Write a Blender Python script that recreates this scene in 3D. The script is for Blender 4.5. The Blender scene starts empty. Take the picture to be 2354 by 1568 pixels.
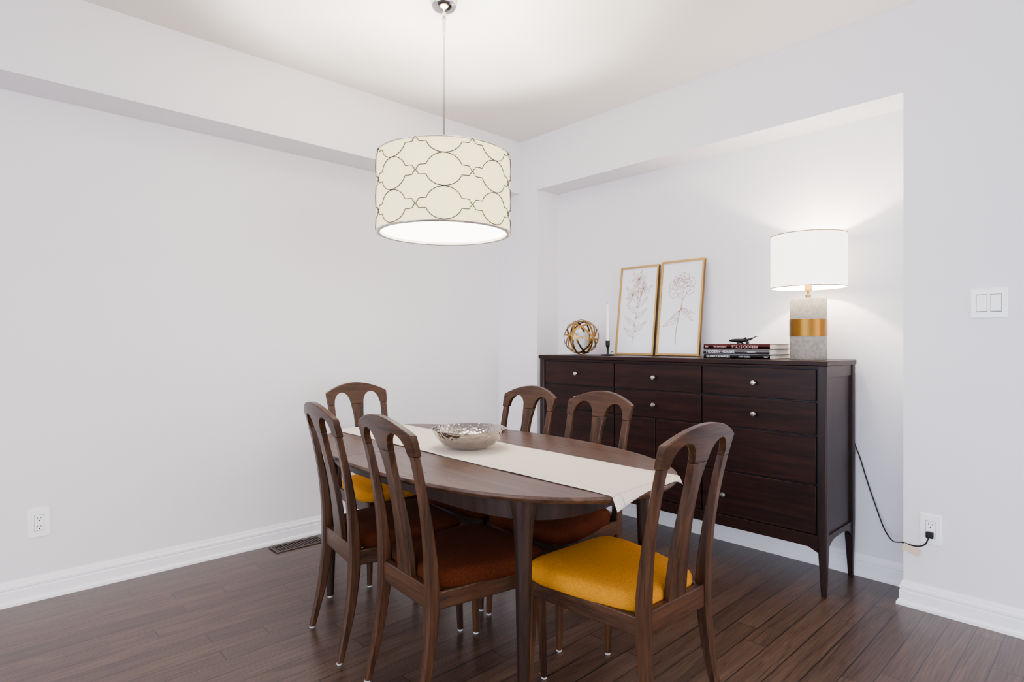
import bpy, bmesh, math, random
from mathutils import Vector, Matrix
random.seed(4)
S = bpy.context.scene
COL = S.collection
pi = math.pi

# ------------------------------------------------------------------ helpers
class MB:
    def __init__(s): s.v=[]; s.f=[]
    def add(s, v, f):
        n=len(s.v); s.v+= [tuple(p) for p in v]; s.f+=[tuple(i+n for i in q) for q in f]
    def box(s,x0,x1,y0,y1,z0,z1):
        v=[(x0,y0,z0),(x1,y0,z0),(x1,y1,z0),(x0,y1,z0),(x0,y0,z1),(x1,y0,z1),(x1,y1,z1),(x0,y1,z1)]
        s.add(v,[(0,3,2,1),(4,5,6,7),(0,1,5,4),(1,2,6,5),(2,3,7,6),(3,0,4,7)])
    def beam(s,p0,p1,w,z0,z1):
        a=Vector((p0[0],p0[1])); b=Vector((p1[0],p1[1])); d=(b-a).normalized(); n=Vector((-d.y,d.x))*w/2
        c=[a-n,b-n,b+n,a+n]
        v=[(q.x,q.y,z0) for q in c]+[(q.x,q.y,z1) for q in c]
        s.add(v,[(0,3,2,1),(4,5,6,7),(0,1,5,4),(1,2,6,5),(2,3,7,6),(3,0,4,7)])
    def loft(s,secs,cap=True,closed=True):
        n=len(secs[0]); v=[p for q in secs for p in q]; f=[]
        for i in range(len(secs)-1):
            for j in range(n if closed else n-1):
                k=(j+1)%n
                f.append((i*n+j,i*n+k,(i+1)*n+k,(i+1)*n+j))
        if cap:
            f.append(tuple(reversed(range(n)))); m=(len(secs)-1)*n
            f.append(tuple(range(m,m+n)))
        s.add(v,f)
    def spin(s,prof,cx=0,cy=0,n=48,cap=False):
        secs=[[(cx+r*math.cos(2*pi*j/n),cy+r*math.sin(2*pi*j/n),z) for j in range(n)] for r,z in prof]
        s.loft(secs,cap=cap)

def finish(name, mb, mat, parent=None, bevel=0, smooth=35, loc=None, sub=0, segs=2):
    me=bpy.data.meshes.new(name); me.from_pydata(mb.v,[],mb.f); me.update()
    bm=bmesh.new(); bm.from_mesh(me)
    bmesh.ops.remove_doubles(bm,verts=bm.verts,dist=1e-6)
    bmesh.ops.recalc_face_normals(bm,faces=bm.faces)
    for f in bm.faces: f.smooth = smooth>0
    for e in bm.edges:
        if len(e.link_faces)==2:
            try: a=e.calc_face_angle()
            except: a=0
            e.smooth = a < math.radians(smooth)
    bm.to_mesh(me); bm.free()
    me.materials.append(mat)
    o=bpy.data.objects.new(name,me); COL.objects.link(o)
    if parent: o.parent=parent
    if loc: o.location=loc
    if bevel:
        m=o.modifiers.new('bev','BEVEL'); m.width=bevel; m.segments=segs; m.limit_method='ANGLE'; m.angle_limit=math.radians(40)
    return o

def empty(name, loc=(0,0,0), rz=0, rot=None):
    e=bpy.data.objects.new(name,None); COL.objects.link(e); e.location=loc
    e.rotation_euler = rot if rot else (0,0,rz); e.empty_display_size=.1
    return e

def curve(name, lines, depth, mat, parent=None, kind='POLY', res=2):
    cu=bpy.data.curves.new(name,'CURVE'); cu.dimensions='3D'; cu.bevel_depth=depth; cu.bevel_resolution=res
    for pts,cyc in lines:
        if kind=='POLY':
            sp=cu.splines.new('POLY'); sp.points.add(len(pts)-1)
            for i,p in enumerate(pts): sp.points[i].co=(*p,1)
        else:
            sp=cu.splines.new('NURBS'); sp.points.add(len(pts)-1)
            for i,p in enumerate(pts): sp.points[i].co=(*p,1)
            sp.order_u=3; sp.use_endpoint_u=True; sp.resolution_u=12
        sp.use_cyclic_u=cyc
    cu.materials.append(mat)
    o=bpy.data.objects.new(name,cu); COL.objects.link(o)
    if parent: o.parent=parent
    return o

def rsec(cx,cy,z,w,d,c=.22):
    a=w/2;b=d/2;k=min(w,d)*c
    return [(cx-a+k,cy-b,z),(cx+a-k,cy-b,z),(cx+a,cy-b+k,z),(cx+a,cy+b-k,z),(cx+a-k,cy+b,z),(cx-a+k,cy+b,z),(cx-a,cy+b-k,z),(cx-a,cy-b+k,z)]

def sinterp(tab,t):
    n=len(tab)
    if t<=tab[0][0]: return tab[0][1]
    if t>=tab[-1][0]: return tab[-1][1]
    for i in range(n-1):
        if t<=tab[i+1][0]:
            x0,y0=tab[i];x1,y1=tab[i+1]
            xm,ym=tab[max(i-1,0)];xp,yp=tab[min(i+2,n-1)]
            h=x1-x0;u=(t-x0)/h
            m0=(y1-ym)/(x1-xm)*h; m1=(yp-y0)/(xp-x0)*h
            return (2*u**3-3*u*u+1)*y0+(u**3-2*u*u+u)*m0+(-2*u**3+3*u*u)*y1+(u**3-u*u)*m1

# ------------------------------------------------------------------ materials
def srgb(r,g,b):
    def f(c):
        c/=255
        return c/12.92 if c<=.04045 else ((c+.055)/1.055)**2.4
    return (f(r),f(g),f(b),1)
def base(name,spec=.5):
    m=bpy.data.materials.new(name); m.use_nodes=True
    nt=m.node_tree; b=nt.nodes['Principled BSDF']; b.inputs['Specular IOR Level'].default_value=spec
    return m,nt,b
def plain(name,col,rough=.5,metal=0,emis=None,es=0,bump=0,bscale=200,var=0,spec=.5):
    m,nt,b=base(name,spec)
    b.inputs['Base Color'].default_value=col; b.inputs['Roughness'].default_value=rough; b.inputs['Metallic'].default_value=metal
    if emis: b.inputs['Emission Color'].default_value=emis; b.inputs['Emission Strength'].default_value=es
    tc=nt.nodes.new('ShaderNodeTexCoord'); n=nt.nodes.new('ShaderNodeTexNoise'); n.inputs['Scale'].default_value=bscale
    nt.links.new(tc.outputs['Object'],n.inputs['Vector'])
    if bump:
        bp=nt.nodes.new('ShaderNodeBump'); bp.inputs['Strength'].default_value=bump; bp.inputs['Distance'].default_value=.002
        nt.links.new(n.outputs['Fac'],bp.inputs['Height']); nt.links.new(bp.outputs['Normal'],b.inputs['Normal'])
    if var:
        r=nt.nodes.new('ShaderNodeValToRGB')
        r.color_ramp.elements[0].position=.3; r.color_ramp.elements[1].position=.7
        r.color_ramp.elements[0].color=tuple(c*(1-var) for c in col[:3])+(1,)
        r.color_ramp.elements[1].color=tuple(min(1,c*(1+var)) for c in col[:3])+(1,)
        nt.links.new(n.outputs['Fac'],r.inputs['Fac']); nt.links.new(r.outputs['Color'],b.inputs['Base Color'])
    return m
def wood(name,c1,c2,axis='Z',rough=.4,scale=1,spec=.25,bump=.15):
    m,nt,b=base(name,spec)
    tc=nt.nodes.new('ShaderNodeTexCoord'); mp=nt.nodes.new('ShaderNodeMapping')
    s=[26*scale]*3; s['XYZ'.index(axis)]=1.6*scale; mp.inputs['Scale'].default_value=s
    n=nt.nodes.new('ShaderNodeTexNoise'); n.inputs['Scale'].default_value=1.5; n.inputs['Detail'].default_value=6; n.inputs['Distortion'].default_value=.6
    n2=nt.nodes.new('ShaderNodeTexNoise'); n2.inputs['Scale'].default_value=8; n2.inputs['Detail'].default_value=3
    r=nt.nodes.new('ShaderNodeValToRGB'); r.color_ramp.elements[0].position=.3; r.color_ramp.elements[1].position=.72
    r.color_ramp.elements[0].color=c1; r.color_ramp.elements[1].color=c2
    mx=nt.nodes.new('ShaderNodeMath'); mx.operation='MULTIPLY_ADD'; mx.inputs[1].default_value=.45; 
    L=nt.links.new
    L(tc.outputs['Object'],mp.inputs['Vector']); L(mp.outputs['Vector'],n.inputs['Vector']); L(mp.outputs['Vector'],n2.inputs['Vector'])
    sub=nt.nodes.new('ShaderNodeMath'); sub.operation='SUBTRACT'; sub.inputs[1].default_value=.5
    L(n2.outputs['Fac'],sub.inputs[0]); L(sub.outputs[0],mx.inputs[0]); L(n.outputs['Fac'],mx.inputs[2])
    L(mx.outputs[0],r.inputs['Fac']); L(r.outputs['Color'],b.inputs['Base Color'])
    bp=nt.nodes.new('ShaderNodeBump'); bp.inputs['Strength'].default_value=bump; bp.inputs['Distance'].default_value=.001
    L(n2.outputs['Fac'],bp.inputs['Height']); L(bp.outputs['Normal'],b.inputs['Normal'])
    b.inputs['Roughness'].default_value=rough
    return m
def emit(name,col,strength,basecol=(1,1,1,1)):
    return plain(name,basecol,.9,0,col,strength)

M_wall=plain('wall_paint',srgb(231,228,232),.75,bump=.06,bscale=120,spec=.3)
M_ceil=plain('ceiling_paint',srgb(230,225,222),.9,bump=.04,bscale=150,spec=.2)
M_trim=plain('trim_paint',srgb(246,245,248),.4)
M_plate=plain('plate_plastic',srgb(252,252,252),.3)
M_dark=plain('dark_slot',srgb(8,8,8),.6,spec=.2)
M_chair=wood('chair_walnut',srgb(31,16,8),srgb(72,45,26),'Z',.36,1.0,.22)
M_chairh=wood('chair_walnut_rail',srgb(31,16,8),srgb(70,43,25),'X',.36,1.0,.22)
M_chairy=wood('chair_walnut_side',srgb(31,16,8),srgb(68,42,24),'Y',.36,1.0,.22)
M_table=wood('table_walnut',srgb(50,31,21),srgb(88,62,46),'Y',.36,1.0,.35,.05)
M_tleg=wood('table_leg_walnut',srgb(22,12,7),srgb(44,27,18),'Z',.4,1,.2)
M_side=wood('sideboard_wood_front',srgb(19,8,6),srgb(40,19,15),'Y',.38,.9,.13,.1)
M_sidev=wood('sideboard_wood_upright',srgb(21,11,10),srgb(37,21,19),'Z',.38,.9,.2,.1)
M_gold=plain('brushed_gold',srgb(152,118,62),.32,1,bump=.05,bscale=90)
M_frame=plain('frame_gold',srgb(180,142,80),.4,.85)
M_chrome=plain('chrome',srgb(190,187,184),.12,1)
M_nickel=plain('knob_nickel',srgb(190,184,178),.25,1)
M_black=plain('black_metal',srgb(6,6,7),.4,spec=.25)
M_white=plain('white_wax',srgb(245,240,240),.4)
M_paper=plain('print_paper',srgb(232,232,236),.5)
M_line=plain('gold_ink',srgb(150,100,58),.5)
M_conc=plain('lamp_concrete',srgb(132,126,116),.8,bump=.4,bscale=60,var=.22)
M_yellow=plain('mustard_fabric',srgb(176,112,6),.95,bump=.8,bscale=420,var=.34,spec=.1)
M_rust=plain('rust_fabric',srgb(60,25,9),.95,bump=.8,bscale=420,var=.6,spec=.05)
M_glide=plain('leg_glide',srgb(165,165,165),.4)

def floor_mat():
    m,nt,b=base('hardwood_floor',.35); L=nt.links.new; N=nt.nodes.new
    tc=N('ShaderNodeTexCoord')
    br=N('ShaderNodeTexBrick'); br.inputs['Scale'].default_value=1; br.inputs['Brick Width'].default_value=1.15; br.inputs['Row Height'].default_value=.09
    br.inputs['Mortar Size'].default_value=.0020; br.inputs['Mortar Smooth'].default_value=.1; br.inputs['Bias'].default_value=0
    br.offset=.37; br.offset_frequency=2; br.squash=.8; br.squash_frequency=3
    br.inputs['Color1'].default_value=(0,0,0,1); br.inputs['Color2'].default_value=(1,1,1,1); br.inputs['Mortar'].default_value=(.5,.5,.5,1)
    L(tc.outputs['Object'],br.inputs['Vector'])
    sc=N('ShaderNodeVectorMath'); sc.operation='SCALE'; sc.inputs['Scale'].default_value=7.3
    L(br.outputs['Color'],sc.inputs[0])
    ad=N('ShaderNodeVectorMath'); ad.operation='ADD'; L(tc.outputs['Object'],ad.inputs[0]); L(sc.outputs['Vector'],ad.inputs[1])
    mp=N('ShaderNodeMapping'); mp.inputs['Scale'].default_value=(2.0,24,1); L(ad.outputs['Vector'],mp.inputs['Vector'])
    n=N('ShaderNodeTexNoise'); n.inputs['Scale'].default_value=1.3; n.inputs['Detail'].default_value=8; n.inputs['Distortion'].default_value=1.6; n.inputs['Roughness'].default_value=.72
    L(mp.outputs['Vector'],n.inputs['Vector'])
    mp2=N('ShaderNodeMapping'); mp2.inputs['Scale'].default_value=(1.1,9,1); L(ad.outputs['Vector'],mp2.inputs['Vector'])
    wv=N('ShaderNodeTexWave'); wv.wave_type='RINGS'; wv.inputs['Scale'].default_value=2.6; wv.inputs['Distortion'].default_value=7; wv.inputs['Detail'].default_value=3; wv.inputs['Detail Scale'].default_value=1.4
    L(mp2.outputs['Vector'],wv.inputs['Vector'])
    ma=N('ShaderNodeMath'); ma.operation='MULTIPLY_ADD'; ma.inputs[1].default_value=.11; L(wv.outputs['Fac'],ma.inputs[0])
    sb=N('ShaderNodeMath'); sb.operation='SUBTRACT'; sb.inputs[1].default_value=.055; L(n.outputs['Fac'],sb.inputs[0]); L(sb.outputs[0],ma.inputs[2])
    r=N('ShaderNodeValToRGB'); r.color_ramp.elements[0].position=.3; r.color_ramp.elements[1].position=.7
    r.color_ramp.elements[0].color=srgb(42,27,19); r.color_ramp.elements[1].color=srgb(86,64,51)
    L(ma.outputs[0],r.inputs['Fac'])
    mr=N('ShaderNodeMapRange'); mr.inputs['To Min'].default_value=.76; mr.inputs['To Max'].default_value=1.22
    L(br.outputs['Color'],mr.inputs['Value'])
    mu=N('ShaderNodeMix'); mu.data_type='RGBA'; mu.blend_type='MULTIPLY'; mu.inputs[0].default_value=1
    cb=N('ShaderNodeCombineColor'); 
    for i in range(3): L(mr.outputs['Result'],cb.inputs[i])
    L(r.outputs['Color'],mu.inputs[6]); L(cb.outputs['Color'],mu.inputs[7])
    m2=N('ShaderNodeMix'); m2.data_type='RGBA'; m2.inputs[7].default_value=srgb(12,6,3)
    L(br.outputs['Fac'],m2.inputs[0]); L(mu.outputs[2],m2.inputs[6]); L(m2.outputs[2],b.inputs['Base Color'])
    b.inputs['Roughness'].default_value=.32
    bp=N('ShaderNodeBump'); bp.inputs['Strength'].default_value=.25; bp.inputs['Distance'].default_value=.001
    L(n.outputs['Fac'],bp.inputs['Height']); L(bp.outputs['Normal'],b.inputs['Normal'])
    return m
M_floor=floor_mat()

# ------------------------------------------------------------------ room
XR=3.14; YL=3.5; XN=3.367; NY0=.7238; NY1=3.067; NZ=2.343; H=2.742; B=-3.2
mb=MB(); mb.box(B,3.6,B,3.65,-.1,0); finish('floor',mb,M_floor,smooth=0)
mb=MB(); mb.box(B,3.6,B,3.65,H,H+.1); finish('ceiling',mb,M_ceil,smooth=0)
mb=MB(); mb.box(B,3.6,YL,YL+.15,0,H); finish('wall_left',mb,M_wall,smooth=0)
mb=MB(); mb.box(B,XR,3.251,YL,2.343,H); finish('wall_left_soffit',mb,M_wall,smooth=0)
mb=MB()
mb.box(XR,3.6,NY1,YL,0,H); mb.box(XR,3.6,B,NY0,0,H); mb.box(XR,3.6,NY0,NY1,NZ,H); mb.box(XN,3.6,NY0,NY1,0,NZ)
finish('wall_right',mb,M_wall,smooth=0)

prof=[(0,0),(.024,0),(.024,.012),(.019,.021),(.0145,.023),(.0145,.064),(.011,.068),(.011,.073),(.0145,.077),(.0135,.088),(.008,.094),(.007,.103),(.004,.11),(0,.11)]
def sweep(path):
    P=[Vector(p) for p in path]; secs=[]
    for i,p in enumerate(P):
        ns=[]
        if i>0: d=(p-P[i-1]).normalized(); ns.append(Vector((d.y,-d.x)))
        if i<len(P)-1: d=(P[i+1]-p).normalized(); ns.append(Vector((d.y,-d.x)))
        n=sum(ns,Vector((0,0)))
        if len(ns)==2: n=n/(1+ns[0].dot(ns[1]))
        secs.append([(p.x+n.x*o,p.y+n.y*o,z) for o,z in prof])
    m=MB(); m.loft(secs); return m
finish('baseboard_left',sweep([(B,YL),(XR,YL),(XR,YL-.001)]),M_trim,smooth=20)
finish('baseboard_right',sweep([(XR,YL-.02),(XR,NY1),(XN,NY1),(XN,NY0),(XR,NY0),(XR,B)]),M_trim,smooth=20)

# floor vent
V=empty('floor_vent',(1.445,3.385,0))
mb=MB()
mb.box(-.15,.15,-.062,-.048,0,.005); mb.box(-.15,.15,.048,.062,0,.005); mb.box(-.15,-.136,-.048,.048,0,.005); mb.box(.136,.15,-.048,.048,0,.005)
mb.box(-.136,.136,-.003,.003,0,.004)
for i in range(17):
    x=-.128+i*.016; mb.box(x-.003,x+.003,-.048,.048,0,.004)
finish('grille',mb,plain('vent_metal',srgb(56,38,28),.45),V,bevel=.001)
mb=MB(); mb.box(-.136,.136,-.048,.048,.0002,.001); finish('duct',mb,M_dark,V)

# ------------------------------------------------------------------ sockets
def decora(name,loc,rz,w,h,kind):
    e=empty(name,loc,rz)
    mb=MB(); mb.box(-w/2,w/2,-.006,0,-h/2,h/2); finish('plate',mb,M_plate,e,bevel=.003)
    if kind=='outlet':
        mb=MB(); mb.box(-.017,.017,-.0085,-.005,-.036,.036); finish('receptacle',mb,M_plate,e,bevel=.0015)
        mb=MB()
        for s in (-1,1):
            zc=.019*s
            mb.box(-.0075,-.0055,-.0089,-.008,zc-.001,zc+.008); mb.box(.0055,.0075,-.0089,-.008,zc,zc+.0075); mb.box(-.0022,.0022,-.0089,-.008,zc-.011,zc-.006)
        finish('slots',mb,M_dark,e)
        mb=MB(); mb.box(-.0185,.0185,-.0064,-.0055,-.0375,.0375); finish('shadow_gap',mb,plain('gap_grey',srgb(100,100,105),.6),e)
    else:
        mb=MB(); g=MB()
        for s in (-1,1):
            xc=s*.0235
            g.box(xc-.0185,xc+.0185,-.0064,-.0055,-.0375,.0375)
            mb.add([(xc-.0168,-.006,-.035),(xc+.0168,-.006,-.035),(xc+.0168,-.006,.035),(xc-.0168,-.006,.035),
                    (xc-.0168,-.0125,-.033),(xc+.0168,-.0125,-.033),(xc+.0168,-.0075,.035),(xc-.0168,-.0075,.035)],
                   [(0,1,5,4),(1,2,6,5),(2,3,7,6),(3,0,4,7),(4,5,6,7)])
        finish('rockers',mb,M_plate,e,bevel=.001); finish('shadow_gap',g,plain('gap_grey2',srgb(100,100,108),.6),e)
    return e
decora('wall_outlet',(.258,YL,.357),0,.079,.134,'outlet')
decora('light_switch',(XR,.417,1.363),-pi/2,.122,.126,'switch')
o2=decora('wall_outlet',(XR,.62,.366),-pi/2,.079,.134,'outlet')
mb=MB(); mb.box(-.014,.014,-.03,-.009,-.036,-.008); finish('plug',mb,M_black,o2,bevel=.004)

# ------------------------------------------------------------------ sideboard
SB=empty('sideboard',(2.93,1.909,0))
hw=.929; dp=.41
mb=MB(); mb.box(-.008,dp,-hw-.006,hw+.006,1.085,1.11); finish('top',mb,M_side,SB,bevel=.004)
mb=MB()
for sy in (-1,1):
    for sx in (0,1):
        xc=.02 if sx==0 else dp-.02; yc=sy*(hw-.02)
        mb.loft([rsec(xc+(-.004 if sx==0 else .004),yc+sy*.004,0,.022,.022,.12),rsec(xc,yc,.21,.038,.038,.08),rsec(xc,yc,.3,.04,.04,.08),rsec(xc,yc,1.085,.04,.04,.08)])
finish('corner_posts',mb,M_sidev,SB,bevel=.002)
mb=MB(); mb.box(.02,dp-.008,-hw+.03,hw-.03,.235,1.084); finish('carcass',mb,M_black,SB)
mb=MB()
for sy in (-1,1):
    y0,y1=sorted((sy*(hw-.014),sy*(hw-.034)))
    mb.box(.04,dp-.04,y0,y1,.27,1.085)
    n=16; yy=sorted((sy*(hw-.006),sy*(hw-.03)))
    secs=[]
    for i in range(n+1):
        u=i/n; x=.038+u*(dp-.076); zb=.212+.045*(1-(2*u-1)**4)
        secs.append([(x,yy[0],zb),(x,yy[1],zb),(x,yy[1],.285),(x,yy[0],.285)])
    mb.loft(secs)
    mb.box(.04,dp-.04,yy[0],yy[1],1.03,1.085)
finish('side_panels',mb,M_sidev,SB,bevel=.0015)
mb=MB()
n=40; secs=[]
for i in range(n+1):
    u=-1+2*i/n; y=u*(hw-.038); a=(1-abs(u))*(hw-.038)
    zb=.226-.022*max(0,1-a/.06)**2
    secs.append([(.004,y,zb),(.03,y,zb),(.03,y,.284),(.004,y,.284)])
mb.loft(secs)
mb.box(.004,.03,-hw+.038,hw-.038,1.073,1.085)
finish('front_rails',mb,M_side,SB,bevel=.0015)
rows=[(1.071,.916),(.914,.756),(.754,.522),(.520,.286)]
cols=[(.297,.884),(-.293,.295),(-.882,-.295)]
g=.0025
mb=MB()
def front(y0,y1,z0,z1): mb.box(.006,.026,y0+g,y1-g,z0+g,z1-g)
for ci,(a,b_) in enumerate(cols):
    for ri,(zt,zb) in enumerate(rows):
        if ci==1 and ri>=2: continue
        front(a,b_,zb,zt)
front(-.293,0,.286,.754); front(0,.295,.286,.754)
finish('drawer_fronts',mb,M_side,SB,bevel=.0025)
mb=MB()
def knob(y,z):
    pr=[(.0001,.006),(.005,.006),(.005,-.010),(.0125,-.013),(.0135,-.018),(.011,-.023),(.0001,-.024)]
    n=16
    mb.loft([[(d,y+r*math.cos(2*pi*j/n),z+r*math.sin(2*pi*j/n)) for j in range(n)] for r,d in pr],cap=False)
for ci,(a,b_) in enumerate(cols):
    for ri in (0,1): knob((a+b_)/2,(rows[ri][0]+rows[ri][1])/2)
for y,z in ((-.426,.395),(.426,.395),(-.426,.64),(.426,.64),(.03,.42),(-.03,.42)): knob(y,z)
finish('knobs',mb,M_nickel,SB)

# ------------------------------------------------------------------ chairs
def yb(z): return sinterp([(0,-.062),(.2,-.018),(.4,0),(.6,-.014),(.8,-.050),(.97,-.096)],z)
def pu(z): return sinterp([(0,.172),(.2,.166),(.42,.160),(.7,.162),(.85,.165),(.93,.168)],z)
def pw(z): return sinterp([(0,.022),(.2,.03),(.42,.036),(.7,.032),(.85,.036),(.93,.038)],z)
def pt(z): return sinterp([(0,.022),(.2,.036),(.42,.046),(.6,.034),(.8,.024),(.97,.022)],z)
def bow(u,z): return -.016*(1-(u/.19)**2)*max(0,min(1,(z-.42)/.45))
Z0=.845
def chair_parts():
    parts=[]
    mb=MB()
    for s in (-1,1):
        secs=[]
        for i in range(27):
            z=.008+(Z0-.008)*i/26
            secs.append(rsec(s*pu(z),yb(z)+bow(pu(z),z),z,pw(z),pt(z),.2))
        mb.loft(secs)
        mb.loft([rsec(s*.208,.435,.008,.021,.021,.2),rsec(s*.203,.428,.2,.029,.029,.2),rsec(s*.2,.423,.35,.038,.038,.2),rsec(s*.2,.423,.412,.04,.04,.2)])
    parts.append(('legs_and_posts',mb,M_chair,.0,40))
    mb=MB(); secs=[]; N=76; U=.187
    si,so=.036,.147
    sh=.5*(si+so); hwid=.5*(so-si)
    for i in range(N+1):
        u=-U+2*U*i/N; au=abs(u)
        top=.965-.054*(au/.191)**2.0
        bot=Z0
        if si<au<so: bot=Z0+.066*math.sqrt(max(0,1-((au-sh)/hwid)**2))
        if au>.1825: bot=Z0+.045*(au-.1825)/(U-.1825)
        t=.022/2
        def P(z,sg): 
            return (u,yb(z)+bow(u,z)+sg*t*1.08,z)
        secs.append([P(bot,1),P((bot+top)/2,1),P(top,1),P(top,-1),P((bot+top)/2,-1),P(bot,-1)])
    mb.loft(secs); parts.append(('crest_rail',mb,M_chairh,.0035,50))
    mb=MB(); secs=[]
    for i in range(21):
        z=.40+(Z0-.40)*i/20
        w=2*sinterp([(.40,.047),(.55,.039),(.70,.029),(.78,.027),(Z0,.036)],z); t=.0115
        yc=yb(z)
        secs.append([(u,yc+bow(u,z)+sg*t,z) for u,sg in ((-w/2,-1),(0,-1),(w/2,-1),(w/2,1),(0,1),(-w/2,1))])
    mb.loft(secs); parts.append(('splat',mb,M_chair,.0025,40))
    mb=MB()
    mb.beam((-.16,0),(.16,0),.026,.352,.425)
    mb.beam((-.2,.428),(.2,.428),.022,.352,.410)
    parts.append(('seat_frame',mb,M_chairh,.004,40))
    mb=MB()
    for s in (-1,1): mb.beam((s*.163,.0),(s*.203,.425),.024,.352,.410)
    parts.append(('side_rails',mb,M_chairy,.004,40))
    mb=MB(); n=64
    def ring(k,z,zc=None):
        out=[]
        for j in range(n):
            a=2*pi*j/n; c=math.cos(a); s_=math.sin(a); p=2/7
            X=math.copysign(abs(c)**p,c); Y=math.copysign(abs(s_)**p,s_)
            yy=.236+.222*Y*k; wd=.158+.068*min(1,max(0,(yy-.01)/.30))
            out.append((X*wd*k,yy,z))
        return out
    mb.loft([ring(.95,.404),ring(.985,.408),ring(1,.422),ring(1,.436),ring(.985,.449),ring(.95,.458),ring(.88,.464),ring(.7,.470),ring(.4,.473),ring(.1,.474)])
    parts.append(('seat_cushion',mb,None,0,60))
    mb=MB()
    for s in (-1,1):
        mb.spin([(.0001,0),(.009,0),(.011,.003),(.010,.009),(.0001,.009)],s*.172,-.062,16)
        mb.spin([(.0001,0),(.009,0),(.011,.003),(.010,.009),(.0001,.009)],s*.208,.435,16)
    parts.append(('glides',mb,M_glide,0,40))
    return parts
CP=chair_parts(); cache={}
def chair(loc,rz,fabric):
    e=empty('dining_chair',loc,rz)
    for nm,mb,mat,bv,sm in CP:
        m=mat or fabric; key=(nm,m.name)
        if key in cache:
            o=bpy.data.objects.new(nm,cache[key]); COL.objects.link(o); o.parent=e
            if bv:
                md=o.modifiers.new('bev','BEVEL'); md.width=bv; md.segments=2; md.limit_method='ANGLE'; md.angle_limit=math.radians(40)
        else:
            o=finish(nm,mb,m,e,bevel=bv,smooth=sm); cache[key]=o.data
R=math.radians
chair((1.582,.958,0),R(-2),M_yellow)
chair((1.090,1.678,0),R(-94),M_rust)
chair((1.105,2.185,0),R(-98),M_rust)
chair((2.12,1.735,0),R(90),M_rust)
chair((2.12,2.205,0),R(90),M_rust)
chair((1.66,3.00,0),R(180),M_yellow)

# ------------------------------------------------------------------ table
TX,TY=1.59,1.94; TA,TB,TP=.52,.92,2.2
T=empty('dining_table',(TX,TY,0))
def hwid_(y): return TA*max(0,1-(abs(y)/TB)**TP)**(1/TP)
def hlen_(x): return TB*max(0,1-(abs(x)/TA)**TP)**(1/TP)
def slab(ya,yb_,z0,z1,k=1.0):
    n=60
    ys=[]
    for i in range(n+1):
        a=-pi/2+pi*i/n; y=TB*math.copysign(abs(math.sin(a))**(2/TP),math.sin(a))
        if ya<y<yb_: ys.append(y)
    lo=max(ya,-TB); hi=min(yb_,TB)
    ys=sorted(set([lo]+ys+[hi]))
    right=[(hwid_(y)*k,y*k) for y in ys]; left=[(-x,y) for x,y in reversed(right)]
    pts=right+left
    out=[]
    for p in pts:
        if not out or (abs(p[0]-out[-1][0])+abs(p[1]-out[-1][1]))>1e-5: out.append(p)
    if abs(out[0][0]-out[-1][0])+abs(out[0][1]-out[-1][1])<1e-5: out.pop()
    return out
mb=MB()
for a,b_ in ((-1,-.232),(-.2305,.2305),(.232,1)):
    o=slab(a,b_,0,0)
    mb.loft([[(x*.965,y*.985 if abs(y)>.24 else y,.716) for x,y in o],[(x,y,.729) for x,y in o],[(x,y,.740) for x,y in o]])
finish('top',mb,M_table,T,bevel=.002,smooth=30)
mb=MB(); n=96
def se(a,b,p,z):
    return [(a*math.copysign(abs(math.cos(t))**(2/p),math.cos(t)),b*math.copysign(abs(math.sin(t))**(2/p),math.sin(t)),z) for t in [2*pi*j/n for j in range(n)]]
mb.loft([se(.395,.735,4,.717),se(.39,.73,4,.645),se(.37,.71,4,.645),se(.37,.71,4,.717)],cap=False)
finish('apron',mb,M_tleg,T)
mb=MB()
for sx in (-1,1):
    for sy in (-1,1):
        x,y=sx*.325,sy*.645
        mb.loft([rsec(x+sx*.006,y+sy*.006,.008,.030,.030,.3),rsec(x+sx*.003,y+sy*.003,.3,.044,.044,.3),rsec(x,y,.58,.056,.056,.3),rsec(x,y,.65,.062,.062,.28),rsec(x-sx*.006,y-sy*.006,.717,.085,.085,.25)])
finish('legs',mb,M_tleg,T,smooth=45)
mb=MB()
for sx in (-1,1):
    for sy in (-1,1):
        mb.spin([(.0001,0),(.011,0),(.013,.003),(.012,.009),(.0001,.009)],sx*.331,sy*.651,16)
finish('glides',mb,M_glide,T)
mb=MB(); mb.box(-.36,.36,-.02,.02,.66,.716); mb.box(-.02,.02,-.70,.70,.69,.716); finish('slides',mb,M_tleg,T)

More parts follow.
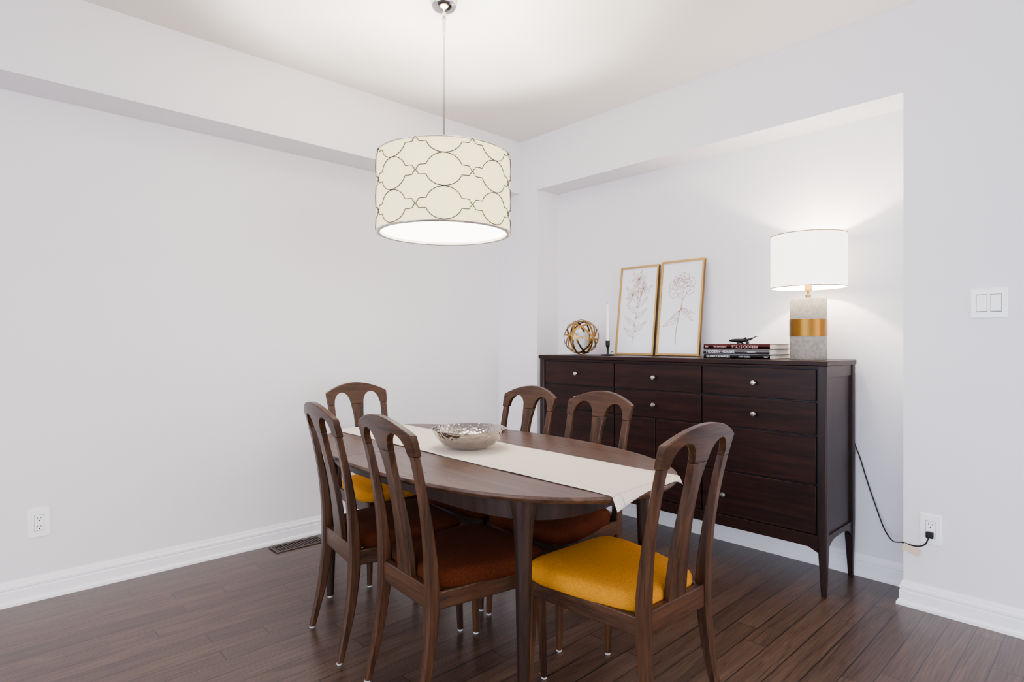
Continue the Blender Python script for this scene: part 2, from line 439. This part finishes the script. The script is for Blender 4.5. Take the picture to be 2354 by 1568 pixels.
def runner_mat():
    m,nt,b=base('runner_linen',.2); L=nt.links.new; N=nt.nodes.new
    tc=N('ShaderNodeTexCoord'); sx=N('ShaderNodeSeparateXYZ'); L(tc.outputs['UV'],sx.inputs[0])
    def line(out,val,half):
        a=N('ShaderNodeMath'); a.operation='SUBTRACT'; a.inputs[1].default_value=val; L(out,a.inputs[0])
        c=N('ShaderNodeMath'); c.operation='ABSOLUTE'; L(a.outputs[0],c.inputs[0])
        d=N('ShaderNodeMath'); d.operation='LESS_THAN'; d.inputs[1].default_value=half; L(c.outputs[0],d.inputs[0]); return d.outputs[0]
    ls=[line(sx.outputs[0],.028,.0012),line(sx.outputs[0],.347,.0012),line(sx.outputs[1],.045,.002)]
    mx=ls[0]
    for l in ls[1:]:
        q=N('ShaderNodeMath'); q.operation='MAXIMUM'; L(mx,q.inputs[0]); L(l,q.inputs[1]); mx=q.outputs[0]
    n=N('ShaderNodeTexNoise'); n.inputs['Scale'].default_value=600; L(tc.outputs['Object'],n.inputs['Vector'])
    mix=N('ShaderNodeMix'); mix.data_type='RGBA'; mix.inputs[6].default_value=srgb(224,210,193); mix.inputs[7].default_value=srgb(182,168,150)
    L(mx,mix.inputs[0]); L(mix.outputs[2],b.inputs['Base Color'])
    bp=N('ShaderNodeBump'); bp.inputs['Strength'].default_value=.3; bp.inputs['Distance'].default_value=.001; L(n.outputs['Fac'],bp.inputs['Height']); L(bp.outputs['Normal'],b.inputs['Normal'])
    b.inputs['Roughness'].default_value=.9
    return m
me=bpy.data.meshes.new('table_runner'); vs=[];fs=[];uv=[]
nx,ny=24,200; x0,x1=-.187,.188
for j in range(ny+1):
    for i in range(nx+1):
        u=i/nx; x=x0+(x1-x0)*u
        ya=-.928+.02*u; ybb=.915
        t=j/ny; yf=ya+(ybb-ya)*t
        e=hlen_(x)+.004; z=.7425+.0006*math.sin(9*yf+5*u)+.0005*math.sin(23*yf-11*u)
        y=yf
        if abs(yf)>e:
            d=abs(yf)-e; y=math.copysign(e+.4*d,yf); z-= d*.9
        vs.append((x+.003*math.sin(4*yf),y,z)); uv.append((u*.375,t*1.86))
for j in range(ny):
    for i in range(nx):
        a=j*(nx+1)+i; fs.append((a,a+1,a+nx+2,a+nx+1))
me.from_pydata(vs,[],fs); ul=me.uv_layers.new(name='UVMap')
for l in me.loops: ul.data[l.index].uv=uv[l.vertex_index]
for p in me.polygons: p.use_smooth=True
me.materials.append(runner_mat())
ro=bpy.data.objects.new('table_runner',me); COL.objects.link(ro); ro.location=(TX,TY,0)
md=ro.modifiers.new('s','SOLIDIFY'); md.thickness=.0018; md.offset=1

def hammered():
    m,nt,b=base('hammered_silver'); L=nt.links.new; N=nt.nodes.new
    b.inputs['Base Color'].default_value=srgb(168,162,156); b.inputs['Metallic'].default_value=1; b.inputs['Roughness'].default_value=.06
    tc=N('ShaderNodeTexCoord'); v=N('ShaderNodeTexVoronoi'); v.inputs['Scale'].default_value=70; L(tc.outputs['Object'],v.inputs['Vector'])
    bp=N('ShaderNodeBump'); bp.inputs['Strength'].default_value=.9; bp.inputs['Distance'].default_value=.003; L(v.outputs['Distance'],bp.inputs['Height']); L(bp.outputs['Normal'],b.inputs['Normal'])
    return m
mb=MB()
mb.spin([(.0001,.002),(.05,.001),(.075,.004),(.11,.020),(.138,.045),(.153,.072),(.158,.084),(.160,.086),(.1555,.085),(.150,.072),(.135,.047),(.107,.023),(.072,.008),(.05,.005),(.0001,.005)],0,0,72)
finish('metal_bowl',mb,hammered(),None,smooth=50,loc=(1.578,1.95,.7455))

# ------------------------------------------------------------------ pendant
PX,PY=1.588,2.141; PR=.298; PZ0,PZ1=1.689,2.03
P=empty('pendant_light',(PX,PY,0))
mb=MB(); mb.spin([(.0001,H),(.058,H),(.06,2.728),(.056,2.716),(.042,2.702),(.02,2.695),(.010,2.692),(.009,2.66),(.006,2.655),(.0001,2.655)],n=40)
mb.spin([(.0055,2.66),(.0055,1.98)],n=16); mb.spin([(.008,2.66),(.008,2.60),(.0055,2.598)],n=16)
finish('canopy_and_rod',mb,M_chrome,P,smooth=50)
def shade_mat(name,col,st,bc):
    m,nt,b=base(name); L=nt.links.new; N=nt.nodes.new
    b.inputs['Base Color'].default_value=bc; b.inputs['Roughness'].default_value=.9
    b.inputs['Emission Color'].default_value=col
    tc=N('ShaderNodeTexCoord'); n=N('ShaderNodeTexNoise'); n.inputs['Scale'].default_value=5; L(tc.outputs['Object'],n.inputs['Vector'])
    mr=N('ShaderNodeMapRange'); mr.inputs['To Min'].default_value=st*.8; mr.inputs['To Max'].default_value=st*1.2; L(n.outputs['Fac'],mr.inputs['Value']); L(mr.outputs['Result'],b.inputs['Emission Strength'])
    return m
mb=MB(); mb.spin([(PR,PZ0),(PR,PZ1),(PR-.003,PZ1),(PR-.003,PZ0),(PR,PZ0)],n=96)
finish('shade',mb,shade_mat('pendant_shade_fabric',(1,.85,.40,1),2.2,srgb(215,202,160)),P)
mb=MB(); mb.spin([(.0001,PZ0+.010),(PR-.012,PZ0+.010),(PR-.012,PZ0+.014),(.0001,PZ0+.014)],n=96)
finish('diffuser',mb,emit('pendant_diffuser',(1,.95,.86,1),12),P)
mb=MB()
def torus(R_,r,z,n=96,k=10):
    secs=[[((R_+r*math.cos(2*pi*q/k))*math.cos(2*pi*j/n),(R_+r*math.cos(2*pi*q/k))*math.sin(2*pi*j/n),z+r*math.sin(2*pi*q/k)) for q in range(k)] for j in range(n+1)]
    mb.loft(secs,cap=False)
torus(PR+.003,.003,PZ0); torus(PR+.003,.003,PZ1)
finish('rims',mb,M_chrome,P)
mb=MB(); mb.spin([(PR-.002,PZ0-.002),(PR-.002,PZ0+.012),(PR-.014,PZ0+.010),(PR-.014,PZ0-.002),(PR-.002,PZ0-.002)],n=96); finish('bottom_trim_ring',mb,plain('shade_lining',srgb(235,228,215),.8),P)
lines=[]
RW=PR+.0045; th0=math.atan2(-PY,-PX)
def pt_(th,z): return (RW*math.cos(th0+th),RW*math.sin(th0+th),z)
half=R(22.5)
for zr,ups in ((PZ1,(-1,)),(1.896,(1,-1)),(1.7605,(1,-1))):
    for sg in ups:
        pts=[]
        for k in range(8):
            c=k*2*half
            rr=.0665; hh=.020; rx=.076
            seg=[(-22.5,0.0),(-21.6,.003),(-21.4,.009),(-20.4,.010),(-20.0,.0185),(-18.6,.020),(-15.5,.020)]
            for a,h in seg: pts.append(pt_(c+R(a),zr+sg*h))
            for i in range(21):
                a0=math.asin(hh/rr); aa=pi-a0-(pi-2*a0)*i/20
                pts.append(pt_(c+rx*math.cos(aa)/RW,zr+sg*rr*math.sin(aa)))
            for a,h in reversed(seg[1:]): pts.append(pt_(c-R(a),zr+sg*h))
        pts=[p for p in pts if PZ0-.002<=p[2]]
        lines.append((pts,True))
curve('wire_overlay',lines,.0019,plain('shade_wire',srgb(66,64,62),.4,.5),P)
mb=MB()
for k in range(3):
    a=th0+R(30+120*k); mb.beam((0,0),((PR-.004)*math.cos(a),(PR-.004)*math.sin(a)),.005,1.985,1.99)
mb.spin([(.0001,1.975),(.02,1.975),(.02,2.0),(.0001,2.0)],n=20)
finish('spider',mb,M_chrome,P)
mb=MB()
for k in range(3):
    a=th0+R(90+120*k); bx,by=.09*math.cos(a),.09*math.sin(a)
    mb.spin([(.0001,1.79),(.02,1.80),(.03,1.83),(.02,1.87),(.012,1.885),(.0001,1.885)],bx,by,16)
finish('bulbs',mb,emit('bulb_glow',(1,.9,.75,1),8),P)
def plight(name,loc,power,col,rad,parent=None):
    l=bpy.data.lights.new(name,'POINT'); l.energy=power; l.color=col; l.shadow_soft_size=rad
    o=bpy.data.objects.new(name,l); COL.objects.link(o); o.location=loc
    if parent: o.parent=parent
    return o
plight('pendant_bulb_light',(0,0,1.75),250,(1,.95,.88),.05,P)

# ------------------------------------------------------------------ table lamp
LP=empty('table_lamp',(3.14,1.1375,1.11))
mb=MB(); mb.spin([(.0001,0),(.083,0),(.086,.004),(.086,.12),(.0001,.12)],n=64); mb.spin([(.0001,.205),(.086,.205),(.086,.306),(.083,.310),(.0001,.310)],n=64)
finish('concrete_base',mb,M_conc,LP,smooth=40)
mb=MB(); mb.spin([(.0001,.12),(.088,.12),(.088,.205),(.0001,.205)],n=64); finish('gold_band',mb,plain('lamp_brass',srgb(118,82,30),.3,1),LP,smooth=40)
mb=MB(); mb.spin([(.012,.31),(.012,.33),(.006,.332),(.006,.345),(.018,.347),(.018,.385),(.012,.39),(.0001,.39)],n=24)
mb.beam((0.018,0),(.035,0),.006,.36,.366)
finish('socket',mb,plain('socket_brass',srgb(120,92,48),.3,1),LP,smooth=40)
SR=.176
mb=MB(); mb.spin([(SR,.365),(SR,.63),(SR-.002,.63),(SR-.002,.365),(SR,.365)],n=96)
finish('shade',mb,shade_mat('lamp_shade_fabric',(1,.9,.74,1),4,srgb(240,235,225)),LP)
mb=MB(); torus(SR,.0022,.365); torus(SR,.0022,.63); finish('shade_rims',mb,plain('rim_gold',srgb(150,120,70),.4,.6),LP)
mb=MB()
for k in range(3):
    a=R(20+120*k); mb.beam((0,0),((SR-.002)*math.cos(a),(SR-.002)*math.sin(a)),.004,.385,.388)
finish('spider',mb,M_gold,LP)
mb=MB(); mb.spin([(.0001,.39),(.014,.395),(.03,.45),(.028,.475),(.015,.492),(.0001,.495)],n=20); finish('bulb',mb,emit('lamp_bulb_glow',(1,.9,.75,1),10),LP,smooth=60)
plight('lamp_bulb_light',(0,0,.515),42,(1,.87,.72),.02,LP)
CB=empty('power_cord',(3.14,.62,.36))
def loc_(p): return (p[0]-3.14,p[1]-.62,p[2]-.36)
curve('cable',[([loc_(p) for p in [(3.353,1.02,.80),(3.355,.985,.66),(3.35,.965,.62),(3.352,.93,.49),(3.345,.885,.36),(3.33,.85,.27),(3.27,.80,.235),(3.19,.755,.262),(3.128,.728,.285),(3.118,.70,.283),(3.112,.665,.283),(3.112,.635,.297),(3.113,.625,.325),(3.118,.62,.342)]],False)],.0032,M_black,CB,'NURBS')
mb=MB(); mb.box(-.001,.001,-.035,.03,-.02,.012); t=finish('paper_tag',mb,plain('tag_paper',srgb(215,190,165),.8),CB,loc=loc_((3.112,.69,.268))); t.rotation_euler=(math.radians(18),0,0)

# ------------------------------------------------------------------ framed prints
def leaf(p0,p1,w,n=9):
    a=Vector(p0);b=Vector(p1);d=b-a;nn=Vector((-d.y,d.x)).normalized()
    r=[];l=[]
    for i in range(n):
        t=i/(n-1); q=a+d*t; k=w*math.sin(pi*t)**.8*(1+.3*math.sin(2*pi*t))
        r.append(tuple(q+nn*k)); l.append(tuple(q-nn*k))
    return [r,l,[tuple(a),tuple(a+d*.8)]]
def framed(name,loc,w,h,kind,lean):
    e=empty(name,loc,rot=(0,R(lean),0))
    f=.013
    mb=MB(); 
    mb.box(0,.022,-w/2,w/2,0,f); mb.box(0,.022,-w/2,w/2,h-f,h); mb.box(0,.022,-w/2,-w/2+f,f,h-f); mb.box(0,.022,w/2-f,w/2,f,h-f)
    finish('frame',mb,M_frame,e,bevel=.0015)
    mb=MB(); mb.box(.008,.016,-w/2+f,w/2-f,f,h-f); finish('paper',mb,M_paper,e)
    L2=[]
    rnd=random.Random(kind)
    if kind==1:
        stem=[(-.02,.08),(-.012,.2),(.0,.3),(.012,.38),(.03,.45)]
        L2.append(stem)
        for c in ((.04,.46),(-.045,.42),(.0,.53)):
            for k in range(6):
                a=R(20+60*k+rnd.uniform(-12,12)); ln=.066+rnd.uniform(-.01,.012)
                L2+=leaf(c,(c[0]+ln*math.cos(a),c[1]+ln*math.sin(a)),.014)
            L2.append([(c[0]*.3,.36),(c[0]*.8,c[1]-.03),c])
        for t,sx in ((.16,1),(.2,-1),(.25,1),(.29,-1),(.33,1),(.12,-1)):
            L2+=leaf((-.008,t),(-.008+sx*.085,t+.07),.014)
    else:
        # peony: overlapping wavy petals around a folded heart, long bent stem, lance leaves
        L2.append([(-.02,.07),(-.022,.14),(-.012,.22),(.004,.30),(.014,.37)])
        L2.append([(-.016,.07),(-.018,.14),(-.008,.22),(.008,.30),(.018,.37)])
        c=(.0,.455)
        for ring,(rad,npet,dy) in enumerate(((.022,3,.01),(.042,5,.008),(.066,6,.0),(.092,7,-.006))):
            for k in range(npet):
                a=2*pi*k/npet+ring*.7+rnd.uniform(-.15,.15); hw_=2*pi/npet*.66; pts=[]
                rk=rad*rnd.uniform(.9,1.08)
                for i in range(19):
                    t=-1+i/9; rr=rk*(1-.42*abs(t)**2.5)*(1+.045*math.sin(11*t+k*2))
                    pts.append((c[0]+rr*math.cos(a+t*hw_)*1.02,c[1]+dy+rr*math.sin(a+t*hw_)*.9))
                L2.append(pts)
                L2.append([(c[0]+rk*.55*math.cos(a),c[1]+dy+rk*.5*math.sin(a)),(c[0]+rk*.85*math.cos(a+.08),c[1]+dy+rk*.78*math.sin(a+.08))])
        for s0,p1,wd in (((-.010,.24),(-.115,.19),.016),((.0,.29),(-.06,.24),.010),((.008,.31),(.095,.22),.014),((.006,.30),(.105,.265),.012)):
            L2+=leaf(s0,p1,wd)
    curve('line_drawing',[([(.0072,-a,b*h/.62) for a,b in l],False) for l in L2],.0009,M_line,e,res=1)
framed('framed_print',(3.243,2.279,1.1135),.303,.602,1,7.2)
framed('framed_print',(3.243,1.957,1.1135),.303,.612,2,7.2)

# ------------------------------------------------------------------ orb
ORB=empty('gold_orb_candle_holder',(3.13,2.63,1.11+.1235))
r=.122
for rx,ry,rz in ((8,5,0),(68,5,20),(62,-5,140),(66,5,260),(90,10,80),(90,-12,10),(45,20,60),(40,-25,200)):
    mb=MB(); mb.spin([(r,-.006),(r,.006),(r-.004,.006),(r-.004,-.006),(r,-.006)],n=64)
    o=finish('band',mb,M_gold,ORB); o.rotation_euler=(R(rx),R(ry),R(rz))
def glass():
    m,nt,b=base('votive_glass'); b.inputs['Base Color'].default_value=(.9,.92,.95,1); b.inputs['Roughness'].default_value=.12
    b.inputs['Transmission Weight'].default_value=.55; b.inputs['IOR'].default_value=1.45; return m
mb=MB()
n=80
def ribs(rad,z): return [((rad+.002*math.cos(16*2*pi*j/n))*math.cos(2*pi*j/n),(rad+.002*math.cos(16*2*pi*j/n))*math.sin(2*pi*j/n),z) for j in range(n)]
mb.loft([ribs(.046,-.100),ribs(.049,-.02),ribs(.050,.034),ribs(.045,.034),ribs(.043,-.092)])
finish('glass_votive',mb,glass(),ORB,smooth=60)
mb=MB(); mb.spin([(.0001,-.11),(.03,-.11),(.056,-.104),(.03,-.1015),(.0001,-.1015)],n=32); finish('votive_plate',mb,M_gold,ORB)

# candlestick
CS=empty('candlestick',(3.08,2.363,1.11))
mb=MB(); mb.spin([(.0001,0),(.042,0),(.048,.006),(.046,.009),(.04,.005),(.01,.007),(.007,.02),(.0065,.05),(.012,.058),(.014,.07),(.0145,.098),(.012,.098),(.0115,.09),(.0001,.09)],n=40)
curve('handle',[([(.045+.012*math.cos(t*.5),.0,.014+.012*math.sin(t*.5)) for t in range(13)],True)],.002,M_black,CS)
finish('holder',mb,M_black,CS,smooth=40)
mb=MB(); mb.spin([(.0105,.09),(.0085,.325),(.004,.337),(.0001,.339)],n=24); finish('candle',mb,M_white,CS,smooth=50)
curve('wick',[([(0,0,.337),(0.001,0,.347)],False)],.0008,M_black,CS)

# books
BK=empty('book_stack',(3.0,1.452,1.11))
def book(y0,y1,z0,z1,x0,x1,mat,nm):
    mb=MB(); c=.0028
    mb.box(x0,x1,y0,y1,z0,z0+c); mb.box(x0,x1,y0,y1,z1-c,z1); mb.box(x0,x0+c,y0,y1,z0+c,z1-c); finish(nm+'_cover',mb,mat,BK,bevel=.001)
    mb=MB(); mb.box(x0+c,x1-.005,y0+.004,y1-.004,z0+c,z1-c); finish(nm+'_pages',mb,plain('pages_'+nm,srgb(226,220,206),.8),BK)
book(-.180,.186,.0,.022,0,.25,plain('book_black',srgb(10,10,12),.4,spec=.3),'lower_book')
book(-.178,.188,.0225,.051,0,.25,plain('book_grey',srgb(135,135,141),.45,spec=.3),'middle_book')
book(-.182,.184,.0515,.079,-.004,.245,plain('book_maroon',srgb(70,4,12),.4,spec=.3),'upper_book')
def text(s,y,z,size,mat,x,flip=False,align='LEFT'):
    cu=bpy.data.curves.new('spine_text','FONT'); cu.body=s; cu.size=size; cu.extrude=.0002; cu.align_x=align; cu.align_y='CENTER'; cu.space_character=1.05
    cu.materials.append(mat); o=bpy.data.objects.new('spine_text',cu); COL.objects.link(o); o.parent=BK
    M=Matrix(((0,0,-1),(-1,0,0),(0,1,0)))
    if flip: M=M@Matrix.Rotation(pi,3,'Z')
    o.rotation_euler=M.to_euler(); o.location=(x,y,z)
W=plain('spine_ink_white',srgb(225,222,225),.5); G=plain('spine_ink_pink',srgb(222,170,165),.5); K=plain('spine_ink_pale',srgb(225,226,230),.5)
text('GLORIOUS PAPERS',.170,.011,.0155,W,-.0004); text('KATE GRETA',-.015,.011,.0105,W,-.0004); text('PAV',-.150,.011,.011,W,-.0004)
text('MODERN HOUSES',.170,.0365,.019,K,-.0004); text('NORTH',-.06,.0365,.012,K,-.0004)
text('PERIOD STYLE',-.118,.065,.021,G,-.0044,True); text('JUDITH MILLER',.052,.065,.0105,G,-.0044,True); text('M|B',.158,.065,.0105,G,-.0044,True)
# figurine
FG=empty('whale_figurine',(3.05,1.44,1.11+.0795))
mb=MB(); secs=[]
for i in range(25):
    t=i/24; y=.075-.15*t
    rz=.0115*math.sin(pi*min(1,t*1.02+.02))**.6*(1-.55*t)+.0012; ry=rz*1.5
    zc=.018+.020*max(0,(t-.55)/.45)**1.6
    secs.append([(ry*math.cos(a),y,zc+rz*math.sin(a)) for a in [2*pi*j/14 for j in range(14)]])
mb.loft(secs)
for s in (-1,1):
    mb.add([(0,-.068,.036),(s*.03,-.085,.044),(s*.012,-.072,.040),(0,-.068,.039)],[(0,1,2,3)])
    mb.add([(s*.008,.03,.014),(s*.03,.012,.0005),(s*.022,.0,.0005),(s*.008,.01,.012)],[(0,1,2,3)])
mb.add([(0,.0,.026),(0,-.022,.038),(0,-.02,.024),(0.002,-.01,.026)],[(0,1,2,3)])
ob=finish('body',mb,M_black,FG,smooth=60)
md=ob.modifiers.new('s','SOLIDIFY'); md.thickness=.003
mb=MB(); mb.box(-.006,.006,.015,.03,0,.014); mb.box(-.006,.006,-.035,-.02,0,.014); finish('feet',mb,M_black,FG)

# ------------------------------------------------------------------ light
w=bpy.data.worlds.new('daylight'); S.world=w; w.use_nodes=True
nt=w.node_tree; L=nt.links.new; N=nt.nodes.new; bg=nt.nodes['Background']
tc=N('ShaderNodeTexCoord')
def lobe(vec,power):
    d=N('ShaderNodeVectorMath'); d.operation='DOT_PRODUCT'; L(tc.outputs['Generated'],d.inputs[0]); d.inputs[1].default_value=Vector(vec).normalized()
    c=N('ShaderNodeMath'); c.operation='MAXIMUM'; L(d.outputs['Value'],c.inputs[0]); c.inputs[1].default_value=0
    p=N('ShaderNodeMath'); p.operation='POWER'; L(c.outputs[0],p.inputs[0]); p.inputs[1].default_value=power
    return p.outputs[0]
def scaled(fac,col):
    s=N('ShaderNodeVectorMath'); s.operation='SCALE'; s.inputs[0].default_value=col; L(fac,s.inputs['Scale']); return s.outputs[0]
a1=scaled(lobe((-1,.05,.12),6),(7.2,8.2,10.5))
a2=scaled(lobe((-.1,-1,.12),6),(8.4,7.8,8.0))
s1=N('ShaderNodeVectorMath'); L(a1,s1.inputs[0]); L(a2,s1.inputs[1])
s2=N('ShaderNodeVectorMath'); L(s1.outputs[0],s2.inputs[0]); s2.inputs[1].default_value=(.94,.92,.95)
L(s2.outputs[0],bg.inputs['Color']); bg.inputs['Strength'].default_value=1.0

cam=bpy.data.cameras.new('camera'); cam.sensor_width=36; cam.lens=1343/2354*36; cam.shift_y=2/2354; cam.clip_start=.02
co=bpy.data.objects.new('camera',cam); COL.objects.link(co); co.location=(0,0,1.2); co.rotation_euler=(pi/2,0,R(46.8-90))
S.camera=co
